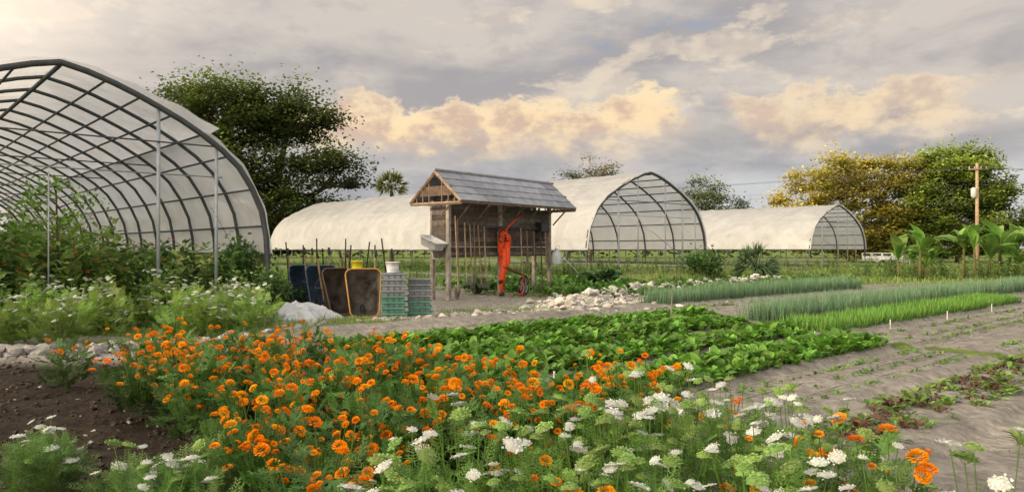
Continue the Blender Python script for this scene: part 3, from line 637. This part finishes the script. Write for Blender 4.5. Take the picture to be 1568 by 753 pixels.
# ---------------- trees
def tree(name,base,H,crown,nclump,nleaf,ls,col,col2=None,tr=.4,rc=1.5,con=.22):
    b=MB();base=A_([base[0],base[1],0.]);cs=A_(crown,dtype=float);vol=cs[:,3]*cs[:,5];vol/=vol.sum()
    ci=rng.choice(len(cs),nclump,p=vol);d=rng.normal(size=(nclump,3));d/=np.linalg.norm(d,axis=1)[:,None];r=uni(.2,1,nclump)[:,None]**.5
    CC=base+np.column_stack([cs[ci,0],cs[ci,1],cs[ci,2]])+d*r*cs[ci,3:6]
    lean=rng.normal(0,.3,2)
    fork=base+A_([lean[0],lean[1],H*.25])
    b.tube([base-ZZ*.1,base+ZZ*.4,(base+fork)/2+A_([.1,0,0]),fork],[tr*1.5,tr*1.1,tr,tr*.85],10,1)
    for e in cs:
        c=base+e[:3]-ZZ*e[5]*.3;mid=(fork+c)/2+rng.normal(0,.4,3)
        b.tube([fork-ZZ*.2,mid,c],[tr*.6,tr*.42,tr*.25],7,1)
        for k in np.where(np.all(cs[ci]==e,axis=1))[0]:
            m2=(c+CC[k])/2+rng.normal(0,.3,3);b.tube([mid*.3+c*.7,m2,CC[k]],[tr*.15,tr*.09,.02],5,1)
    n=nclump*nleaf;i=np.repeat(np.arange(nclump),nleaf);sz=uni(.55,1.3,nclump)[i][:,None]
    g=rng.normal(0,1,(n,3));g[:,2]=np.abs(g[:,2])*1.1-.5
    P=CC[i]+g*rc*sz*A_([.5,.5,.38]);P[:,2]=np.maximum(P[:,2],.3)
    dirl=A_([-.6,-.5,.6]);rel=(CC-CC.mean(0))@dirl;rel=(rel-rel.min())/(np.ptp(rel)+1e-9)  # clumps facing the sun get lighter leaf colour, sunlight painted in
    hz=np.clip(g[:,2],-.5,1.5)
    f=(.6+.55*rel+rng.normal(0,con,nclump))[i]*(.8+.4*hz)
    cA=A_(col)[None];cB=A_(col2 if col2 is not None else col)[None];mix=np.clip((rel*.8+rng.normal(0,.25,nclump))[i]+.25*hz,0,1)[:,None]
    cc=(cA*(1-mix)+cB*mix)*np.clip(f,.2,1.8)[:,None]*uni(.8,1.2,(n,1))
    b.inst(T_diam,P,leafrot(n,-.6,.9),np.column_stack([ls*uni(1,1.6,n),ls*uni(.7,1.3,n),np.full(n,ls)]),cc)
    return b.build(name,[M_leaf,M_bark])
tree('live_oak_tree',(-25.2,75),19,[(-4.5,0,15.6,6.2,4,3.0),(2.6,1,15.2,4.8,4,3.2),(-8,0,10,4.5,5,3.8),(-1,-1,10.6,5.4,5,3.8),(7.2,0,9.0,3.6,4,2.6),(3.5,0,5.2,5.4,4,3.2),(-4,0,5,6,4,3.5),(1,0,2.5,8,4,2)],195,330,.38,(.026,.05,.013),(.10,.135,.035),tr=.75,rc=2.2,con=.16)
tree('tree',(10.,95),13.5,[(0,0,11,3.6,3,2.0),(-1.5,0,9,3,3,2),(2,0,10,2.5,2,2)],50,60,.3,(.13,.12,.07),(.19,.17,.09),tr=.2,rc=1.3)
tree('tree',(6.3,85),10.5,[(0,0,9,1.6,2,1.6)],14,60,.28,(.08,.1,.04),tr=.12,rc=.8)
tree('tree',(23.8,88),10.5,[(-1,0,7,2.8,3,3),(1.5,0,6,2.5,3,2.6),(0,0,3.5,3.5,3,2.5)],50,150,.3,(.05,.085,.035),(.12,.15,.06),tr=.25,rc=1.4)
tree('sunlit_golden_tree',(39.3,86),13,[(-1.5,0,8.8,5.2,4,3.5),(3.5,0,9.1,4.6,4,3.5),(-6,0,5.2,3.4,3,2.8),(0,0,4,6.8,4,3),(5.5,0,4,4,4,3),(0,0,2,9,3,1.5)],200,200,.36,(.13,.14,.03),(.38,.32,.06),tr=.4,rc=1.7,con=.15)  # gold tint is warm sunlight put into the leaf colour
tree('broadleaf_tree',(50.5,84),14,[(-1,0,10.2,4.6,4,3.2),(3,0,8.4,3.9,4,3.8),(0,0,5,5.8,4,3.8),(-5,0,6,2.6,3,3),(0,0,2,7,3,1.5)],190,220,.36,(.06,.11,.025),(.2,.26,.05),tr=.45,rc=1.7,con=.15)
tree('tree',(62,88),7,[(0,0,4,4,3,2.5)],35,130,.35,(.05,.08,.03),(.12,.15,.05),tr=.25,rc=1.2)
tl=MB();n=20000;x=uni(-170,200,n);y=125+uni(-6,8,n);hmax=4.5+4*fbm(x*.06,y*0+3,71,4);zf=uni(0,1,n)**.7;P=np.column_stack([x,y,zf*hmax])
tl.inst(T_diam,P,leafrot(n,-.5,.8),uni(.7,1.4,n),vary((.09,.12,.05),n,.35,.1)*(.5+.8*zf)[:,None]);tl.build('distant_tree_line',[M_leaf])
def palm(name,base,H,cl,nf,col,tr=.18,blade=.9):
    b=MB();base=A_([base[0],base[1],0.]);top=base+ZZ*H;b.tube([base-ZZ*.1,base+ZZ*H*.5,top],[tr*1.2,tr,tr],8,1)
    for k in range(nf):
        a=k*2.4;el=rng.uniform(-.5,1.35);d=A_([math.cos(a)*math.cos(el),math.sin(a)*math.cos(el),math.sin(el)]);e=top+d*cl*.55;b.tube([top,e],[.03,.02],4,0,A_(col)*.8)
        nb=16;dd=d[None]+rng.normal(0,.42,(nb,3));dd/=np.linalg.norm(dd,axis=1)[:,None];ln=cl*blade*uni(.6,1,nb)*.75
        yaw=np.arctan2(-dd[:,0],dd[:,1]);pit=np.arcsin(dd[:,2])
        b.inst(T_blade,np.tile(e,(nb,1)),rotm(yaw,pit,uni(-1,1,nb)),np.column_stack([np.full(nb,.06*cl),ln,ln]),vary(col,nb,.3))
    b.build(name,[M_leaf,M_bark])
palm('cabbage_palm_tree',(-14.6,90),8.9,2.1,36,(.15,.165,.05));palm('fan_palm',(11.3,34.5),.75,1.1,30,(.09,.15,.08),.12)
palm('cabbage_palm_tree',(-24,110),6,2,20,(.05,.08,.03))
def banana(base,H,nl=8,L=1.7):
    b=MB();base=A_([base[0],base[1],0.]);
    for st in range(rng.integers(2,4)):
        o=base+A_([rng.normal(0,.35),rng.normal(0,.35),0]);h=H*rng.uniform(.5,1)*.55;top=o+A_([rng.normal(0,.08),0,h]);b.tube([o,(o+top)/2,top],[.11,.08,.05],8,1,(1.2,1.6,.8))
        n=nl;b.inst(T_ban,np.tile(top,(n,1)),rotm(np.arange(n)*2.4+rng.normal(0,.3,n),uni(.45,1.35,n),uni(-.5,.5,n)),L*uni(.6,1.15,n)*H/3.4,vary((.15,.28,.06),n,.4,.1))
    b.build('banana_plant',[M_leaf,M_bark],True)
for x,y,h in[(20.2,38,3.1),(21.2,39.5,2.2),(23.4,38,3.0),(24.9,38.8,3.3),(26.4,40,2.6),(28.,40.5,3.0),(22.5,41,2.4),(26.5,37,2.4),(29.5,43,3.3),(25.6,36.6,1.8)]:banana((x,y),h)
n=260;P=np.column_stack([uni(18,32,n),uni(36,44,n)]);weeds('field_edge_weeds',P,.5,1.3,[(.13,.22,.06),(.2,.27,.08),(.09,.16,.05)])
pb=MB();pc=A_([43.7,70.,0.]);pb.tube([pc,pc+ZZ*9.6],[.18,.13],10,0,(.42,.3,.2))
pb.box(pc+A_([0,-.12,9.0]),(1.8,.1,.12),None,0,(.25,.2,.16))
for x in(-.8,-.3,.3,.8):pb.tube([pc+A_([x,-.12,9.05]),pc+A_([x,-.12,9.25])],.04,6,1,(.5,.5,.5))
pb.tube([pc+A_([-.38,-.1,6.3]),pc+A_([-.38,-.1,6.5]),pc+A_([-.38,-.1,7.2]),pc+A_([-.38,-.1,7.3])],[.1,.24,.24,.1],12,1,(.5,.52,.54))
for x,zz in[(-.8,9.25),(.3,9.25),(.8,9.25),(0,8.0),(0,7.6)]:
    for end in[(-60,120,8.8),(110,62,9.)]:
        a=pc+A_([x,-.12,zz]);e=A_([end[0]+x,end[1],zz]);f=np.linspace(0,1,24)[:,None];w2=a*(1-f)+e*f;w2[:,2]-=(4*f*(1-f)*1.4)[:,0];pb.tube(w2,.009,4,1,(.1,.1,.1))
pb.build('utility_pole',[M_wood,M_paint],True)
tb=MB();o=A_([29.8,60.,0.]);wc_=(.8,.8,.8)
tb.box(o+A_([0,0,.62]),(2.5,1.5,.1),None,0,wc_)
for sy in(-.75,.75):
    for zz in(.95,1.2):tb.tube([o+A_([-1.25,sy,zz]),o+A_([1.25,sy,zz])],.035,6,0,wc_)
    for sx in(-1.25,-.4,.4,1.25):tb.tube([o+A_([sx,sy,.6]),o+A_([sx,sy,1.22])],.035,6,0,wc_)
    tb.box(o+A_([0,sy,.8]),(2.5,.03,.28),None,0,wc_)
    for sx in(-.4,.4):wheel(tb,o+A_([sx,sy*1.2,.33]),.25,A_([1.,0,0]),ZZ,.09,1,0,wc_,5)
    tb.tube([o+A_([-.85,sy*1.2,.5]),o+A_([-.5,sy*1.2,.72]),o+A_([.5,sy*1.2,.72]),o+A_([.85,sy*1.2,.5])],.05,6,0,wc_)
tb.tube([o+A_([1.2,-.5,.55]),o+A_([2.2,0,.5])],.04,6,0,wc_);tb.tube([o+A_([1.2,.5,.55]),o+A_([2.2,0,.5])],.04,6,0,wc_);tb.tube([o+A_([2.2,0,0]),o+A_([2.2,0,.6])],.04,6,0,wc_)
tb.build('utility_trailer',[M_paint,M_rubber],True)
sb=MB()
for x,y,h in[(-6.3,22.5,1.7),(-6.0,23,1.9),(-5.6,22.3,1.6),(-5.2,23.2,1.9),(-5.0,22.6,1.7),(-4.6,23,1.8),(-4.1,22.4,1.7),(-3.8,23.1,1.9),(-3.5,22.7,1.6),(-7.0,23.5,1.8)]:
    sb.tube([(x,y,0),(x+rng.normal(0,.12),y,h)],.022,5,0,(.04,.035,.03))
sb.tube([(2.9,13.6,0),(2.92,13.6,.85)],.016,5,0,(.2,.18,.14))
for s in np.arange(6,30,3.1):sb.tube([ST(s,6.05),ST(s,6.05,.2)],.012,4,0,(.6,.6,.55))
sb.build('garden_stakes',[M_wood])
bp=MB();th=np.arange(21)*2*math.pi/20
bp.grid([[A_([-10.6,14.2,0])+A_([r*math.cos(a),r*math.sin(a),zz]) for a in th] for r,zz in[(.3,0),(.36,.55),(.4,.6),(.4,.66),(.34,.66),(.3,.5),(.001,.5)]],0,(.25,.33,.36));bp.build('plant_pot',[M_paint],True)
# ---------------- world
wd=bpy.data.worlds.new("World");scene.world=wd;wd.use_nodes=True;nt=wd.node_tree
for x in list(nt.nodes):nt.nodes.remove(x)
N=nt.nodes.new;L=nt.links.new
SUN_EL=math.radians(18);SUN_AZ=math.radians(-118)
def val(a,inp):
    if isinstance(a,(int,float)):inp.default_value=a
    else:L(a,inp)
def mth(op,a,b=None,c=None,clamp=False):
    n_=N('ShaderNodeMath');n_.operation=op;n_.use_clamp=clamp;val(a,n_.inputs[0])
    if b is not None:val(b,n_.inputs[1])
    if c is not None:val(c,n_.inputs[2])
    return n_.outputs[0]
def sst(x,a,b):
    n_=N('ShaderNodeMapRange');n_.interpolation_type='SMOOTHSTEP';val(x,n_.inputs[0]);n_.inputs[1].default_value=a;n_.inputs[2].default_value=b;return n_.outputs[0]
def mixc(f,a,b):
    n_=N('ShaderNodeMix');n_.data_type='RGBA';val(f,n_.inputs[0])
    for k,i in((a,6),(b,7)):
        if isinstance(k,tuple):n_.inputs[i].default_value=(*k,1)
        else:L(k,n_.inputs[i])
    return n_.outputs[2]
tc=N('ShaderNodeTexCoord');sx=N('ShaderNodeSeparateXYZ');L(tc.outputs['Generated'],sx.inputs[0]);x,y,z=sx.outputs
az=mth('ARCTAN2',x,y);el=mth('ARCSINE',z)
def noise(sc,stretch,det=8,rough=.58,off=0,dist=.3):
    mp=N('ShaderNodeMapping');mp.inputs['Scale'].default_value=(1,1,stretch);mp.inputs['Location'].default_value=(off,off*.7,off*.3);L(tc.outputs['Generated'],mp.inputs[0])
    n_=N('ShaderNodeTexNoise');n_.inputs['Scale'].default_value=sc;n_.inputs['Detail'].default_value=det;n_.inputs['Roughness'].default_value=rough;n_.inputs['Distortion'].default_value=dist;L(mp.outputs[0],n_.inputs['Vector']);return n_.outputs[0]
nA=noise(3.6,3.0,10,.56,3.1);nB=noise(10,1.9,9,.58,7.7,.1);nC=noise(1.8,3,5,.5,1.3);nD=noise(24,1.4,8,.6,5.5,.0);nE=noise(6.5,2.6,10,.6,11.3,.15)
base=mixc(sst(nA,.36,.58),(.42,.395,.40),(.66,.60,.54))
base=mixc(mth('MULTIPLY',sst(nE,.53,.61),.6),base,mixc(sst(nD,.4,.6),(.74,.63,.52),(.94,.79,.60)))
base=mixc(mth('MULTIPLY',sst(nB,.47,.37),.3),base,(.38,.37,.39))
low=mth('MULTIPLY',sst(el,.155,.10),.9)
base=mixc(low,base,mixc(sst(nE,.4,.62),(.38,.385,.41),(.56,.54,.53)))
ne=mth('ADD',el,mth('MULTIPLY',mth('SUBTRACT',nB,.5),.12));ne=mth('ADD',ne,mth('MULTIPLY',mth('SUBTRACT',nD,.5),.055))
azn=mth('ADD',az,mth('MULTIPLY',mth('SUBTRACT',nB,.5),.3))
w1=mth('MULTIPLY',sst(azn,-.27,-.22),sst(azn,.22,.17));w2=mth('MULTIPLY',sst(azn,.25,.31),sst(azn,.6,.5));ww=mth('MAXIMUM',w1,mth('MULTIPLY',w2,.7))
top=sst(ne,.202,.192);bot=sst(ne,.11,.17)
mk=mth('MULTIPLY',mth('MULTIPLY',top,bot),ww)
pe=mixc(sst(mth('ADD',mth('MULTIPLY',nD,.6),mth('MULTIPLY',nE,.5)),.47,.62),(.70,.51,.39),(1.0,.77,.48))
pe=mixc(mth('MULTIPLY',sst(ne,.175,.2),.6),pe,(1.0,.82,.56))
base=mixc(mk,base,pe)
gp=mth('MULTIPLY',mth('MULTIPLY',sst(el,.02,.05),sst(el,.11,.08)),mth('MULTIPLY',sst(az,.2,.3),.6));base=mixc(gp,base,(.78,.79,.79))
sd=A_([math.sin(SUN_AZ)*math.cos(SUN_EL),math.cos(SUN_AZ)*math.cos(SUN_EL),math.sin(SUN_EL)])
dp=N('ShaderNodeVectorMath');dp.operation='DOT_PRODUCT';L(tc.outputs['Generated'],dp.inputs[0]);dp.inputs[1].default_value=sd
glow=sst(dp.outputs['Value'],-.1,1.);base=mixc(mth('MULTIPLY',glow,.9),base,(3.4,2.8,2.1))  # extra warm sky glow on the sun side, added to brighten the ground
base=mixc(mth('MULTIPLY',sst(el,.5,1.1),.8),base,(1.25,1.18,1.1))
sky=N('ShaderNodeTexSky');sky.sky_type='NISHITA';sky.sun_disc=False;sky.sun_elevation=SUN_EL;sky.sun_rotation=SUN_AZ%(2*math.pi)
b1=N('ShaderNodeBackground');L(sky.outputs[0],b1.inputs[0]);b1.inputs[1].default_value=.14
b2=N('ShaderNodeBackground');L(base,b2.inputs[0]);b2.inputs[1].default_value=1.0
gap=sst(mth('ADD',mth('MULTIPLY',nC,.4),mth('ADD',mth('MULTIPLY',nA,.35),mth('MULTIPLY',nE,.25))),.435,.38)
gap=mth('MULTIPLY',mth('MULTIPLY',gap,sst(el,.2,.26)),.6)
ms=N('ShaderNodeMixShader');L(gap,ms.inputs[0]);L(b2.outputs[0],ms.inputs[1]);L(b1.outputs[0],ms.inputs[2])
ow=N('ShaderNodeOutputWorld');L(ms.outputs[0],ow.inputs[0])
sl=bpy.data.lights.new('sun','SUN');sl.energy=2.7;sl.angle=math.radians(5);sl.color=(1,.80,.54);so=bpy.data.objects.new('sun',sl);scene.collection.objects.link(so)
from mathutils import Vector
so.rotation_euler=Vector(sd).to_track_quat('Z','Y').to_euler()
cam=bpy.data.cameras.new('camera');cam.sensor_width=36;cam.lens=36*1141/1568;cam.clip_end=5000;cam.clip_start=.05
co=bpy.data.objects.new('camera',cam);scene.collection.objects.link(co);co.location=(0,0,1.6);co.rotation_euler=(math.radians(90.18),0,0);scene.camera=co
scene.view_settings.view_transform='Standard';scene.view_settings.look='None';scene.view_settings.exposure=0
